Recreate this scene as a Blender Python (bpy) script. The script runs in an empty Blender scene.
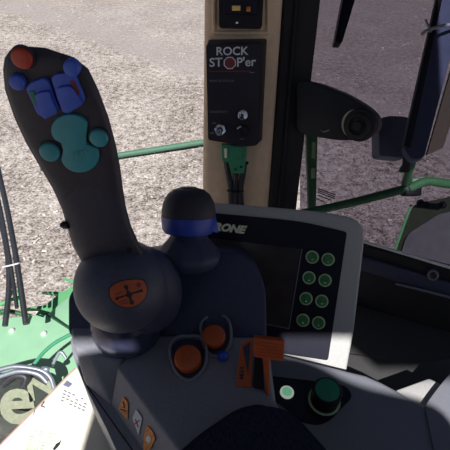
import bpy, bmesh, math, random
from mathutils import Vector, Matrix
random.seed(7)
S = bpy.context.scene
COL = S.collection
V = Vector
# ------------------------------------------------------------------ camera
PITCH = math.radians(40); FPX = 450.0
CAM = V((0, 0, 3.0))
RT = V((1, 0, 0)); UP = V((0, math.sin(PITCH), math.cos(PITCH))); FW = V((0, math.cos(PITCH), -math.sin(PITCH)))
cd = bpy.data.cameras.new('camera'); co = bpy.data.objects.new('camera', cd); COL.objects.link(co)
cd.sensor_width = 36; cd.lens = 36 * FPX / 450; cd.clip_start = 0.02; cd.clip_end = 300
co.location = CAM; co.rotation_euler = (math.radians(90) - PITCH, 0, 0)
S.camera = co

def ray(px, py): return RT * ((px - 225) / FPX) + UP * ((225 - py) / FPX) + FW
def P(px, py, d): return CAM + ray(px, py) * d

class Pl:
    """a plane in the world; call it with a pixel to get the point seen there"""
    def __init__(s, p, n):
        s.p = V(p); s.n = V(n).normalized()
        if s.n.dot(CAM - s.p) < 0: s.n = -s.n
    @classmethod
    def three(c, a, b, e): return c(a, (b - a).cross(e - a))
    def __call__(s, px, py, off=0.0):
        r = ray(px, py); t = (s.p + s.n * off - CAM).dot(s.n) / r.dot(s.n)
        return CAM + r * t
    def nrm(s, px, py): return s.n
    def up(s, k): return Pl(s.p + s.n * k, s.n)
def HZ(z): return Pl(V((0, 0, 3.0 + z)), V((0, 0, 1)))

# ------------------------------------------------------------------ materials
def mat(name, col, rough=0.5, ns=60, amt=0.15, bump=0.0, bs=None, spec=0.5, metal=0.0, stretch=None, coat=0.0):
    m = bpy.data.materials.new(name); m.use_nodes = True
    nt = m.node_tree; b = nt.nodes['Principled BSDF']
    tc = nt.nodes.new('ShaderNodeTexCoord'); mp = nt.nodes.new('ShaderNodeMapping')
    nt.links.new(tc.outputs['Object'], mp.inputs['Vector'])
    if stretch: mp.inputs['Scale'].default_value = stretch
    nz = nt.nodes.new('ShaderNodeTexNoise'); nz.inputs['Scale'].default_value = ns; nz.inputs['Detail'].default_value = 5
    nt.links.new(mp.outputs[0], nz.inputs['Vector'])
    cr = nt.nodes.new('ShaderNodeValToRGB')
    c = V(col)
    cr.color_ramp.elements[0].position = .3; cr.color_ramp.elements[1].position = .7
    cr.color_ramp.elements[0].color = (*(c * (1 - amt)), 1); cr.color_ramp.elements[1].color = (*[min(1, x * (1 + amt)) for x in c], 1)
    nt.links.new(nz.outputs['Fac'], cr.inputs[0]); nt.links.new(cr.outputs[0], b.inputs['Base Color'])
    b.inputs['Roughness'].default_value = rough; b.inputs['Metallic'].default_value = metal
    b.inputs['Specular IOR Level'].default_value = spec; b.inputs['Coat Weight'].default_value = coat
    if bump:
        n2 = nt.nodes.new('ShaderNodeTexNoise'); n2.inputs['Scale'].default_value = bs or 900; n2.inputs['Detail'].default_value = 2
        nt.links.new(mp.outputs[0], n2.inputs['Vector'])
        bp = nt.nodes.new('ShaderNodeBump'); bp.inputs['Strength'].default_value = bump; bp.inputs['Distance'].default_value = .001
        nt.links.new(n2.outputs['Fac'], bp.inputs['Height']); nt.links.new(bp.outputs[0], b.inputs['Normal'])
    return m

def glass(name, tint, refl=0.5):
    m = bpy.data.materials.new(name); m.use_nodes = True; nt = m.node_tree
    nt.nodes.remove(nt.nodes['Principled BSDF'])
    out = nt.nodes['Material Output']
    t = nt.nodes.new('ShaderNodeBsdfTransparent'); t.inputs[0].default_value = (*tint, 1)
    g = nt.nodes.new('ShaderNodeBsdfGlossy'); g.inputs['Roughness'].default_value = .02
    fr = nt.nodes.new('ShaderNodeFresnel'); fr.inputs[0].default_value = 1.35
    mu = nt.nodes.new('ShaderNodeMath'); mu.operation = 'MULTIPLY'; mu.inputs[1].default_value = refl
    nt.links.new(fr.outputs[0], mu.inputs[0])
    nz = nt.nodes.new('ShaderNodeTexNoise'); nz.inputs['Scale'].default_value = 3
    mx = nt.nodes.new('ShaderNodeMixShader')
    nt.links.new(mu.outputs[0], mx.inputs[0]); nt.links.new(t.outputs[0], mx.inputs[1]); nt.links.new(g.outputs[0], mx.inputs[2])
    nt.links.new(mx.outputs[0], out.inputs[0])
    return m

M = dict(
    lever=mat('charcoal_lever_plastic', (.062, .068, .112), .5, 200, .12, .15),
    stem=mat('dark_grip_plastic', (.038, .037, .060), .55, 200, .12, .15),
    face=mat('black_soft_plastic', (.031, .028, .044), .55, 200, .15, .1),
    navy=mat('dark_navy_plastic', (.036, .043, .095), .55, 150, .12, .12),
    boot=mat('glossy_dark_rubber', (.045, .05, .095), .2, 60, .2),
    grey=mat('console_grey_plastic', (.25, .25, .29), .55, 300, .08, .2, 1500),
    lgrey=mat('light_grey_plastic', (.44, .435, .43), .5, 300, .05, .1, 1500),
    dgrey=mat('dark_grey_plastic', (.06, .058, .06), .6, 300, .08, .1, 1500),
    mgrey=mat('mid_grey_plastic', (.20, .205, .24), .5, 300, .05, .1, 1500),
    tan=mat('tan_pillar_plastic', (.84, .61, .42), .6, 90, .06, .1),
    black=mat('black_plastic', (.012, .011, .018), .45, 100, .2, spec=.3),
    boxblack=mat('box_black', (.026, .022, .034), .5, 200, .12, spec=.3),
    seal=mat('black_rubber_seal', (.012, .010, .013), .7, 100, .2),
    panel=mat('display_black', (.012, .012, .024), .35, 100, .1, spec=.25),
    screen=mat('screen_off', (.048, .041, .042), .18, 40, .15),
    fabric=mat('navy_fabric', (.026, .028, .048), .95, 700, .6, .8, 900, .2, stretch=(1, .25, 1)),
    blue=mat('blue_plastic', (.05, .115, .58), .42, 90, .08),
    blueband=mat('deep_blue_plastic', (.028, .065, .44), .4, 90, .08),
    teal=mat('teal_plastic', (.04, .29, .35), .42, 90, .08),
    tealmark=mat('pale_teal_print', (.07, .32, .36), .5),
    red=mat('red_plastic', (.42, .045, .025), .4, 90, .1),
    darkred=mat('dark_red_print', (.20, .03, .035), .6),
    orange=mat('orange_plastic', (.54, .098, .02), .42, 90, .08),
    orangedk=mat('orange_decal', (.50, .095, .03), .5, 90, .08),
    amber=mat('amber_sticker', (.80, .24, .03), .45, 300, .35),
    yellow=mat('yellow_lens', (.85, .62, .18), .3),
    cream=mat('cream_card', (.86, .81, .70), .7, 25, .05),
    creamedge=mat('reddish_card_edge', (.50, .30, .26), .8),
    print_blue=mat('blue_grey_print', (.16, .17, .26), .7),
    print_green=mat('pale_green_print', (.50, .66, .44), .7, 120, .3),
    print_black=mat('black_print', (.02, .02, .025), .6),
    logo=mat('pale_yellow_print', (.95, .93, .62), .5),
    white=mat('white_print', (.66, .68, .76), .5),
    dimwhite=mat('dim_grey_print', (.20, .20, .24), .6),
    whiteplastic=mat('white_plastic', (.75, .75, .75), .4),
    btn=mat('dark_green_button', (.045, .20, .065), .5, 400, .3),
    ring=mat('pale_green_ring', (.50, .68, .36), .5),
    mint=mat('mint_lens', (.25, .62, .40), .4),
    dialgreen=mat('dial_green', (.015, .22, .12), .45),
    green=mat('machine_green_paint', (.15, .45, .20), .35, 12, .1, coat=.2),
    lightgreen=mat('sun_washed_green', (.36, .66, .42), .4, 12, .06),  # machine green made paler in the colour for sun glare and haze
    tealgreen=mat('teal_green_paint', (.05, .30, .16), .45, 30, .1),
    railgreen=mat('rail_green_paint', (.10, .31, .13), .45, 30, .1),
    tubegreen=mat('muted_green_paint', (.07, .17, .11), .6, 30, .1),
    darkgreen=mat('dark_green_paint', (.03, .13, .05), .5, 30, .2),
    conn=mat('green_connector_plastic', (.05, .30, .16), .45, 200, .1),
    steel=mat('steel', (.36, .38, .46), .45, 80, .1, metal=.6),
    chrome=mat('chrome', (.75, .75, .78), .15, 80, .05, metal=1),
    hose=mat('black_hose_rubber', (.022, .024, .032), .45, 150, .25),
    olive=mat('pale_olive_letters', (.40, .43, .30), .6),
    pit=mat('dark_header_panel', (.05, .065, .055), .6, 20, .3),
    fender=mat('olive_dark_panel', (.06, .075, .045), .6, 20, .15),
    fendergrey=mat('grey_cover', (.20, .20, .215), .6, 30, .1),
    mirror=mat('navy_mirror_housing', (.10, .13, .23), .5, 40, .1),
    mirror2=mat('slate_mirror_housing', (.20, .23, .30), .5, 40, .1),
    mirrorglass=mat('mirror_glass', (.30, .29, .22), .12, 40, .05, metal=1),
    wall=mat('dark_wall_panel', (.02, .019, .024), .7, 60, .2),
    roof=mat('roof_lining', (.16, .155, .15), .9, 60, .1),
)

# the round push button on the dial pad is backlit
for k, e in (('mint', .30), ('whitelit', .28)):
    if k == 'whitelit': M[k] = mat('backlit_white_plastic', (.75, .78, .72), .4)
    n_ = M[k].node_tree.nodes['Principled BSDF']
    n_.inputs['Emission Color'].default_value = (.30, .85, .50, 1) if k == 'mint' else (.85, .95, .80, 1); n_.inputs['Emission Strength'].default_value = e
# ground: bright chopped stubble
def ground_mat():
    m = bpy.data.materials.new('stubble_ground'); m.use_nodes = True; nt = m.node_tree; b = nt.nodes['Principled BSDF']
    N = nt.nodes.new; L = nt.links.new
    tc = N('ShaderNodeTexCoord')
    n1 = N('ShaderNodeTexNoise'); n1.inputs['Scale'].default_value = 11; n1.inputs['Detail'].default_value = 7; n1.inputs['Roughness'].default_value = .68
    n2 = N('ShaderNodeTexNoise'); n2.inputs['Scale'].default_value = 1.1; n2.inputs['Detail'].default_value = 3
    n3 = N('ShaderNodeTexNoise'); n3.inputs['Scale'].default_value = 38; n3.inputs['Detail'].default_value = 4; n3.inputs['Roughness'].default_value = .6
    for n in (n1, n2, n3): L(tc.outputs['Object'], n.inputs['Vector'])
    def math_(op, a, b, c=None):
        m_ = N('ShaderNodeMath'); m_.operation = op
        for k, x in enumerate((a, b, c)):
            if x is None: continue
            if isinstance(x, (int, float)): m_.inputs[k].default_value = x
            else: L(x, m_.inputs[k])
        return m_.outputs[0]
    fine = math_('MULTIPLY_ADD', n3.outputs['Fac'], .75, math_('MULTIPLY', n1.outputs['Fac'], .75))
    tot = math_('MULTIPLY_ADD', n2.outputs['Fac'], .25, fine)              # about .875 in the mean
    cr = N('ShaderNodeValToRGB'); e = cr.color_ramp.elements
    e[0].position = .66; e[0].color = (.07, .055, .052, 1)
    e[1].position = 1.08 if False else 1.0; e[1].color = (.66, .60, .56, 1)
    for p, c in ((.76, (.20, .165, .15)), (.84, (.36, .31, .285)), (.92, (.50, .44, .41))):
        k = cr.color_ramp.elements.new(p); k.color = (*c, 1)
    L(tot, cr.inputs[0])
    # a smooth wheel track and the barer soil beyond it
    sx = N('ShaderNodeSeparateXYZ'); L(tc.outputs['Object'], sx.inputs[0])
    TRACK = 50 * .766 - 5.87
    sd_ = math_('ADD', math_('MULTIPLY', sx.outputs[0], .643), math_('MULTIPLY_ADD', sx.outputs[1], .766, TRACK))
    sdn = math_('MULTIPLY_ADD', n2.outputs['Fac'], .5, sd_)
    rp = N('ShaderNodeValToRGB'); q = rp.color_ramp.elements
    q[0].position = 0; q[0].color = (0, 0, 0, 1); q[1].position = 1; q[1].color = (.55,) * 3 + (1,)
    for p, v_ in ((.44, 0), (.47, .75), (.53, .75), (.58, .45)):
        k = rp.color_ramp.elements.new(p); k.color = (v_, v_, v_, 1)
    L(math_('MULTIPLY_ADD', sdn, .1, .475), rp.inputs[0])
    mx = N('ShaderNodeMix'); mx.data_type = 'RGBA'; L(rp.outputs[0], mx.inputs[0]); L(cr.outputs[0], mx.inputs[6]); mx.inputs[7].default_value = (.40, .355, .34, 1)
    L(mx.outputs[2], b.inputs['Base Color'])
    b.inputs['Roughness'].default_value = .95; b.inputs['Specular IOR Level'].default_value = .1
    bp = N('ShaderNodeBump'); bp.inputs['Strength'].default_value = .8; bp.inputs['Distance'].default_value = .04
    L(fine, bp.inputs['Height']); L(bp.outputs[0], b.inputs['Normal'])
    return m
M['ground'] = ground_mat()
M['straw'] = mat('pale_straw', (.54, .49, .44), .9, 3, .35, spec=.1)
M['glass_clear'] = glass('clear_windscreen', (.97, .97, .97), .35)
M['glass_tint'] = glass('tinted_side_glass', (.46, .44, .49), .4)

# ------------------------------------------------------------------ mesh builder
class MB:
    def __init__(s): s.v = []; s.f = []
    def add(s, vs, fs):
        o = len(s.v); s.v += [V(p) for p in vs]; s.f += [[i + o for i in f] for f in fs]; return s
    def prism(s, front, vec):
        n = len(front); b = [p + vec for p in front]
        return s.add(list(front) + b, [list(range(n)), list(range(2 * n - 1, n - 1, -1))] + [[i, i + n, (i + 1) % n + n, (i + 1) % n] for i in range(n)])
    def frustum(s, front, back):
        n = len(front)
        return s.add(list(front) + list(back), [list(range(n)), list(range(2 * n - 1, n - 1, -1))] + [[i, i + n, (i + 1) % n + n, (i + 1) % n] for i in range(n)])
    def loft(s, rings, caps=True):
        n = len(rings[0]); vs = [p for r in rings for p in r]; fs = []
        for k in range(len(rings) - 1):
            for i in range(n):
                j = (i + 1) % n; fs.append([k * n + i, k * n + j, (k + 1) * n + j, (k + 1) * n + i])
        if caps: fs.append(list(range(n))[::-1]); fs.append([(len(rings) - 1) * n + i for i in range(n)])
        return s.add(vs, fs)
    def lathe(s, o, ax, prof, seg=32, ripple=0, rc=0):
        ax = V(ax).normalized(); a = ax.orthogonal().normalized(); b = ax.cross(a); rings = []
        for r, h in prof:
            rings.append([o + ax * h + (a * math.cos(t) + b * math.sin(t)) * (max(r, 1e-5) * (1 + (ripple * (1 if i % 2 else -1)))) for i in range(seg) for t in (2 * math.pi * i / seg,)])
        return s.loft(rings)
    def ellipsoid(s, c, ax, ay, az, nu=32, nv=18):
        rings = []
        for k in range(nv + 1):
            t = math.pi * k / nv; st = max(math.sin(t), 1e-4)
            rings.append([c + az * math.cos(t) + (ax * math.cos(p) + ay * math.sin(p)) * st for i in range(nu) for p in (2 * math.pi * i / nu,)])
        return s.loft(rings)
    def tube(s, pts, r, seg=12, smooth=6):
        pts = [V(p) for p in pts]
        if smooth and len(pts) > 2:
            q = []
            for i in range(len(pts) - 1):
                p0 = pts[max(i - 1, 0)]; p1 = pts[i]; p2 = pts[i + 1]; p3 = pts[min(i + 2, len(pts) - 1)]
                for k in range(smooth):
                    t = k / smooth
                    q.append(.5 * ((2 * p1) + (p2 - p0) * t + (2 * p0 - 5 * p1 + 4 * p2 - p3) * t * t + (3 * p1 - p0 - 3 * p2 + p3) * t ** 3))
            pts = q + [pts[-1]]
        rings = []; ref = None
        for i, p in enumerate(pts):
            t = (pts[min(i + 1, len(pts) - 1)] - pts[max(i - 1, 0)]).normalized()
            if ref is None: ref = t.orthogonal().normalized()
            ref = (ref - t * ref.dot(t)).normalized(); b = t.cross(ref)
            rr = r(i / (len(pts) - 1)) if callable(r) else r
            rings.append([p + (ref * math.cos(a) + b * math.sin(a)) * rr for k in range(seg) for a in (2 * math.pi * k / seg,)])
        return s.loft(rings)
    def box(s, c, ax, ay, az):
        return s.prism([c - ax - ay - az, c + ax - ay - az, c + ax + ay - az, c - ax + ay - az], az * 2)
    def build(s, name, m, parent=None, bevel=0, seg=3, sharp=38, ang=25, subsurf=0):
        me = bpy.data.meshes.new(name)
        org = parent['_o'] if parent is not None else sum(s.v, V()) / len(s.v)
        org = V(org)
        me.from_pydata([p - org for p in s.v], [], s.f)
        bm = bmesh.new(); bm.from_mesh(me)
        bmesh.ops.remove_doubles(bm, verts=bm.verts, dist=1e-6)
        bmesh.ops.recalc_face_normals(bm, faces=bm.faces)
        if bevel:
            es = [e for e in bm.edges if len(e.link_faces) == 2 and e.calc_face_angle(0) > math.radians(ang)]
            bmesh.ops.bevel(bm, geom=es, offset=bevel, offset_type='OFFSET', segments=seg, profile=.5, affect='EDGES', clamp_overlap=True)
        bm.to_mesh(me); bm.free()
        for p in me.polygons: p.use_smooth = True
        me.set_sharp_from_angle(angle=math.radians(sharp))
        me.materials.append(M[m] if isinstance(m, str) else m)
        o = bpy.data.objects.new(name, me); COL.objects.link(o)
        o['_o'] = tuple(org)
        if parent is not None: o.parent = parent
        else: o.location = org
        if subsurf:
            md = o.modifiers.new('sub', 'SUBSURF'); md.levels = md.render_levels = subsurf
        return o

def thing(name, at, label, cat, group=None):
    o = bpy.data.objects.new(name, None); COL.objects.link(o); o.empty_display_size = .02
    o.location = at; o['_o'] = tuple(at); tag(o, label, cat, group); return o
def tag(o, label=None, cat=None, group=None, kind=None):
    for k, v in (('label', label), ('category', cat), ('group', group), ('kind', kind)):
        if v: o[k] = v
    return o

def rnd(pts, r=4, n=4):
    """round the corners of a pixel polygon"""
    out = []; N = len(pts)
    for i in range(N):
        p = V((*pts[i][:2], 0)); a = V((*pts[i - 1][:2], 0)); b = V((*pts[(i + 1) % N][:2], 0))
        rr = pts[i][2] if len(pts[i]) > 2 else r
        da = (a - p); db = (b - p)
        q0 = p + da.normalized() * min(rr, da.length * .49); q1 = p + db.normalized() * min(rr, db.length * .49)
        for k in range(n + 1):
            t = k / n; c = q0 * (1 - t) ** 2 + p * 2 * t * (1 - t) + q1 * t * t
            out.append((c.x, c.y))
    return out
def circ(cx, cy, rx, ry=None, n=28, a=0):
    ry = ry or rx
    return [(cx + rx * math.cos(t) * math.cos(a) - ry * math.sin(t) * math.sin(a), cy + rx * math.cos(t) * math.sin(a) + ry * math.sin(t) * math.cos(a)) for i in range(n) for t in (2 * math.pi * i / n,)]
def plate(mb, surf, poly, t, base=0.0):
    """a plate of thickness t lying on a surface, outline given by the points of view"""
    f = [surf(x, y) + surf.nrm(x, y) * base for x, y in poly]
    n = surf.nrm(*poly[0])
    return mb.frustum([surf(x, y) + surf.nrm(x, y) * (base + t) for x, y in poly], f)
def curved(mb, surf, poly, t, base=0.0, rings=5):
    """a thin decal that follows a curved surface"""
    cx = sum(p[0] for p in poly) / len(poly); cy = sum(p[1] for p in poly) / len(poly); n = len(poly)
    vs = [surf(cx, cy) + surf.nrm(cx, cy) * (base + t)]; fs = []
    for k in range(1, rings + 1):
        for x, y in poly:
            q = (cx + (x - cx) * k / rings, cy + (y - cy) * k / rings)
            vs.append(surf(*q) + surf.nrm(*q) * (base + t))
    for x, y in poly: vs.append(surf(x, y) + surf.nrm(x, y) * (base - .0005))
    for i in range(n):
        j = (i + 1) % n; fs.append([0, 1 + i, 1 + j])
        for k in range(rings):
            fs.append([1 + k * n + i, 1 + (k + 1) * n + i, 1 + (k + 1) * n + j, 1 + k * n + j])
    return mb.add(vs, fs)
def stroke(a, b, w):
    dx, dy = b[0] - a[0], b[1] - a[1]; L = math.hypot(dx, dy); nx, ny = -dy / L * w / 2, dx / L * w / 2
    return [(a[0] + nx, a[1] + ny), (b[0] + nx, b[1] + ny), (b[0] - nx, b[1] - ny), (a[0] - nx, a[1] - ny)]

class Sph:
    def __init__(s, c, r): s.c = c; s.r = r
    def __call__(s, px, py):
        d = ray(px, py).normalized(); oc = CAM - s.c; b = oc.dot(d); q = b * b - oc.dot(oc) + s.r ** 2
        return CAM + d * (-b - math.sqrt(max(q, 0)))
    def nrm(s, px, py): return (s(px, py) - s.c).normalized()

def text_mb(txt, surf, bl, br, tl, t=.0006, bold=0.0, shear=0.0, base=0.0):
    cu = bpy.data.curves.new('t', 'FONT'); cu.body = txt; cu.offset = bold; cu.shear = shear; cu.resolution_u = 4; cu.fill_mode = 'FRONT'
    ob = bpy.data.objects.new('t', cu); COL.objects.link(ob)
    dg = bpy.context.evaluated_depsgraph_get(); dg.update()
    me = bpy.data.meshes.new_from_object(ob.evaluated_get(dg))
    xs = [v.co.x for v in me.vertices]; ys = [v.co.y for v in me.vertices]
    x0, x1, y0, y1 = min(xs), max(xs), min(ys), max(ys)
    A = surf(*bl); ux = surf(*br) - A; uy = surf(*tl) - A; n = surf.nrm(*bl)
    mb = MB()
    mb.add([A + ux * ((v.co.x - x0) / (x1 - x0)) + uy * ((v.co.y - y0) / (y1 - y0)) + n * (t + base) for v in me.vertices], [list(p.vertices) for p in me.polygons])
    bpy.data.objects.remove(ob); bpy.data.curves.remove(cu); bpy.data.meshes.remove(me)
    return mb

def lerp_tab(tab, y):
    if y <= tab[0][0]: return tab[0][1]
    for (a, va), (b, vb) in zip(tab, tab[1:]):
        if y <= b: return va + (vb - va) * (y - a) / (b - a)
    return tab[-1][1]

# ================================================================== OUTSIDE
g = MB(); n = 2
g.add([V((-80, -30, 0)), V((80, -30, 0)), V((80, 130, 0)), V((-80, 130, 0))], [[0, 1, 2, 3]])
tag(g.build('ground', 'ground'), kind='structure')
# loose chopped straw on the soil
st = MB(); rs = random.Random(3)
for i in range(3500):
    y = rs.uniform(2.0, 15); x = rs.uniform(-.62, .62) * (y + 1.5)
    a = rs.uniform(0, math.pi); l = rs.uniform(.010, .028); w = rs.uniform(.005, .013); h = rs.uniform(.002, .015); tl = rs.uniform(-.3, .3)
    c = V((x, y, h)); u = V((math.cos(a), math.sin(a), tl)) * l; k = V((-math.sin(a), math.cos(a), rs.uniform(-.5, .5))) * w; zz = V((0, 0, .003))
    st.add([c - u - k, c + u - k, c + u + k, c - u + k, c - u * .7 - k * .5 + zz * 2, c + u * .7 - k * .5 + zz * 2, c + u * .7 + k * .5 + zz * 2, c - u * .7 + k * .5 + zz * 2],
           [[0, 3, 2, 1], [4, 5, 6, 7], [0, 1, 5, 4], [1, 2, 6, 5], [2, 3, 7, 6], [3, 0, 4, 7]])
tag(st.build('straw', 'straw'), 'pale chopped straw scattered over the harvested field', 'straw', kind='stuff')

# ---- crop header in front of the cab
HP = HZ(-1.84)
hd = thing('crop_header', HP(40, 360) - V((0, 0, 1.15)), 'green crop header with toothed disc and silver pipes below the cab', 'harvester header')
mb = MB(); mb.prism([HP(x, y) for x, y in [(-60, 322), (0, 318), (36, 314), (48, 314), (70, 328), (150, 372), (150, 470), (-60, 520)]], V((0, 0, -.12)))
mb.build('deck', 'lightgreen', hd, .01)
mb = MB(); mb.prism([HP(x, y) - V((0, 0, .13)) for x, y in [(-30, 345), (100, 360), (100, 440), (-30, 450)]], V((0, 0, -1.0))); mb.build('underframe', 'darkgreen', hd)
mb = MB(); plate(mb, HP, stroke((44, 313), (75, 333), 1.3), .003); mb.build('seam', 'darkgreen', hd)
DP = HZ(-1.90)
dc = DP(128, 350); rim = (DP(54, 298) - dc).length
mb = MB(); pts = []; NT = 30
for i in range(NT):
    a0 = 2 * math.pi * i / NT; a1 = a0 + 2 * math.pi / NT
    for a, r in ((a0, 1.0), (a0 + (a1 - a0) * .5, 1.0), (a0 + (a1 - a0) * 1.1, 1.17), (a0 + (a1 - a0) * .75, 1.0)):
        pts.append(dc + V((math.cos(a), math.sin(a), 0)) * rim * r)
mb.prism(pts, V((0, 0, -.02)))
dk = mb.build('toothed_disc', 'green', hd)
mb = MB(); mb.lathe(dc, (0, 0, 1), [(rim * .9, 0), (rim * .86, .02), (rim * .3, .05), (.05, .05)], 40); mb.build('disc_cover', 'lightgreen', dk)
for x, y in ((12, 331), (44, 334)):
    mb = MB(); mb.lathe(HP(x, y), (0, 0, 1), [(.014, -.005), (.014, .008), (.008, .013)], 12); mb.build('bolt', 'whiteplastic', hd)
# dark box with the big pale letters
BP = HZ(-1.76)
mb = MB(); mb.prism([BP(x, y) for x, y in rnd([(-30, 378), (20, 372), (44, 376), (56, 388), (50, 402), (10, 470), (-40, 470)], 5)], V((0, 0, -.1))); mb.build('lettered_panel', 'pit', hd, .006)
text_mb('e', BP, (0, 426), (36, 424), (0, 390), .004, .03).build('letter', 'olive', hd)
text_mb('N', BP, (30, 403), (54, 393), (26, 378), .004, .03).build('letter', 'olive', hd)
def pipe(pts, r, m, d, par, name):
    mb = MB(); mb.tube([P(x, y, d if len(q) == 2 else q[2]) for q in pts for x, y in (q[:2],)], r); return mb.build(name, m, par)
pipe([(-25, 377), (2, 369), (18, 366.5), (40, 370), (50, 377), (54, 388)], .010, 'steel', 1.90, hd, 'pipe')
pipe([(-20, 384), (4, 375), (20, 371), (38, 374), (47, 382)], .010, 'steel', 1.88, hd, 'pipe')
mb = MB(); mb.ellipsoid(P(46, 369, 1.88), RT * .016, UP * .012, FW * .012); mb.build('pipe_fitting', 'steel', hd)
pipe([(3, 385), (14, 376), (26, 377), (24, 386)], .016, 'hose', 1.92, hd, 'hose_loop')
# green bars and link arms around the hoses
pipe([(-8, 308), (8, 301), (20, 297)], .009, 'green', 2.15, hd, 'bracket')
pipe([(-8, 316), (6, 311), (30, 316)], .011, 'darkgreen', 2.15, hd, 'bracket')
pipe([(2, 316), (14, 290), (22, 308)], .008, 'green', 2.18, hd, 'bracket')
pipe([(32, 367), (44, 352), (58, 341), (80, 330)], .008, 'tealgreen', 1.95, hd, 'link_arm')
pipe([(52, 366), (60, 352), (66, 358)], .007, 'steel', 1.95, hd, 'link_rod')

# ---- hoses hanging in front of the windscreen
hz = [([(-90, -60, 3.0), (-24, 85, 2.65), (0, 178, 2.4), (14, 245, 2.22), (26, 324, 2.05)], .0135, 'black hydraulic hose, the one nearest the lever'),
      ([(-105, -60, 3.03), (-34, 90, 2.68), (-8, 188, 2.43), (6, 245, 2.25), (9, 285, 2.15), (5, 326, 2.06)], .0130, 'black hydraulic hose that bends back to the left at its lower end'),
      ([(-99, -60, 2.98), (-30, 88, 2.63), (-4, 188, 2.40), (9, 255, 2.21), (17, 308, 2.08)], .0090, 'thin black hydraulic hose between the two thicker hoses')]
for pts, r, lb in hz:
    mb = MB(); mb.tube([P(x, y, d) for x, y, d in pts], r)
    tag(mb.build('hydraulic_hose', 'hose'), lb, 'hose', 'hydraulic hoses at the left edge')
mb = MB(); mb.tube([P(3, 267, 2.17), P(10, 265.5, 2.155), P(18, 263.5, 2.155), P(20, 263, 2.19), P(12, 265, 2.225), P(3, 267, 2.225), P(3, 267, 2.17)], .004, 8, 3)
tag(mb.build('cable_tie', 'whiteplastic'), 'white cable tie around the black hoses', 'cable tie')
# ---- green tube crossing the field behind the lever
mb = MB(); mb.tube([P(40, 167.5, 5.42), P(240, 136.3, 5.9)], .036, 12, 0)
tag(mb.build('guard_tube', 'tubegreen'), 'long teal-green tube crossing behind the lever and the tan pillar', 'tube')

# ---- right side, outside the tinted window
rl = thing('hand_rail', P(410, 190, 1.5), 'green tubular rail with an upright stub outside the side window', 'rail')
mb = MB(); mb.tube([P(285, 217, 1.62), P(350, 203, 1.56), P(408, 188, 1.5)], .0145); mb.build('tube', 'railgreen', rl)
mb = MB(); mb.tube([P(410, 188, 1.5), P(426, 181.5, 1.48), P(440, 182.5, 1.46), P(475, 188, 1.4)], .0145); mb.build('tube', 'railgreen', rl)
mb = MB(); mb.tube([P(405, 184, 1.48), P(416, 150, 1.4)], .0125, 12, 0); mb.build('stub', 'railgreen', rl)
mb = MB(); mb.box(P(411, 190, 1.51), RT * .028, UP * .02, FW * .02); mb.build('clamp', 'black', rl, .004)
mb = MB(); mb.tube([P(400, 172, 1.46), P(405, 163, 1.45)], .006, 10, 0); mb.build('link', 'darkgreen', rl)
mb = MB(); mb.ellipsoid(P(406.5, 155.5, 1.44), RT * .008, UP * .010, FW * .008, 12, 8); mb.build('ball_joint', 'chrome', rl)
mb = MB(); mb.prism([P(412, 178, 1.52), P(440, 178, 1.5), P(440, 182, 1.5), P(412, 184, 1.52)], FW * .02); mb.build('bracket', 'green', rl, .003)
ps = thing('rail_post', P(310, 215, 1.68), 'slotted green post standing behind the black window seal', 'post')
mb = MB(); mb.prism([P(306, 120, 1.58), P(318, 120, 1.58), P(316, 213, 1.66), P(309, 213, 1.66)], FW * .03); mb.build('upright', 'railgreen', ps, .003)
for y0, y1 in ((142, 158), (168, 178)):
    mb = MB(); mb.prism([P(312.4, y0, 1.585), P(315.6, y0, 1.585), P(315.4, y1, 1.60), P(312.2, y1, 1.60)], FW * .02); mb.build('slot', 'ring', ps)
FP = Pl.three(P(412, 204, 1.75), P(470, 195, 1.62), P(390, 270, 1.62))
fd = thing('body_panel', FP(430, 300), 'dark olive body panel with grey cover below the green rail', 'panel')
mb = MB(); mb.prism([FP(x, y) for x, y in rnd([(413, 204), (480, 190), (480, 330), (372, 300), (391, 262)], 7)], -FP.n * .06); mb.build('panel', 'fender', fd, .004)
mb = MB(); plate(mb, FP, rnd([(408, 236, 8), (440, 216), (490, 205), (490, 320), (393, 285)], 4), .012); mb.build('cover', 'fendergrey', fd, .003)
mb = MB(); mb.tube([FP(411, 205, .004), FP(390, 264, .004), FP(380, 292, .004)], .005, 8, 0); mb.build('edge', 'green', fd)
a_ = FP(415, 290, -.05); b_ = FP(475, 310, -.05)
mb = MB(); mb.prism([a_, b_, V((b_.x, b_.y, .01)), V((a_.x, a_.y, .01))], V((0, .06, 0))); mb.build('support', 'fender', fd)
for x, y in ((421, 204), (426, 206), (443, 206)):
    mb = MB(); mb.lathe(FP(x, y), FP.n, [(.014, 0), (.014, .012), (.008, .016)], 10); mb.build('bolt', 'black', fd)
mr = thing('wing_mirror', P(412, 158, 1.25), 'tall navy wing mirror leaning at the right edge of the picture', 'mirror')
mb = MB(); mb.prism([P(x, y, 1.20) for x, y in rnd([(447, -40), (403.5, 148), (412, 160), (424, 158), (476, -40)], 4)], (FW * .07 + RT * .02)); mb.build('housing', 'mirror', mr, .006)
mb = MB(); mb.prism([P(446, -40, 1.19), P(451, -40, 1.19), P(411, 148, 1.19), P(404, 146, 1.19)], FW * .02); mb.build('edge_trim', 'black', mr, .003)
mb = MB(); mb.prism([P(474, -10, 1.235), P(427, 155, 1.235), P(443, 148, 1.30), P(478, 40, 1.30)], FW * .01); mb.build('mirror_glass', 'mirrorglass', mr)
m2 = thing('wide_angle_mirror', P(396, 158, 1.4), 'small slate grey mirror with rounded corners beside the tall mirror', 'mirror')
mb = MB(); mb.prism([P(x, y, 1.36) for x, y in rnd([(378.5, 119), (388, 115.5), (404, 116), (416, 120), (416, 154), (404, 158.5), (379, 156)], 4)], FW * .07); mb.build('housing', 'mirror2', m2, .012, 4)
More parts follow.
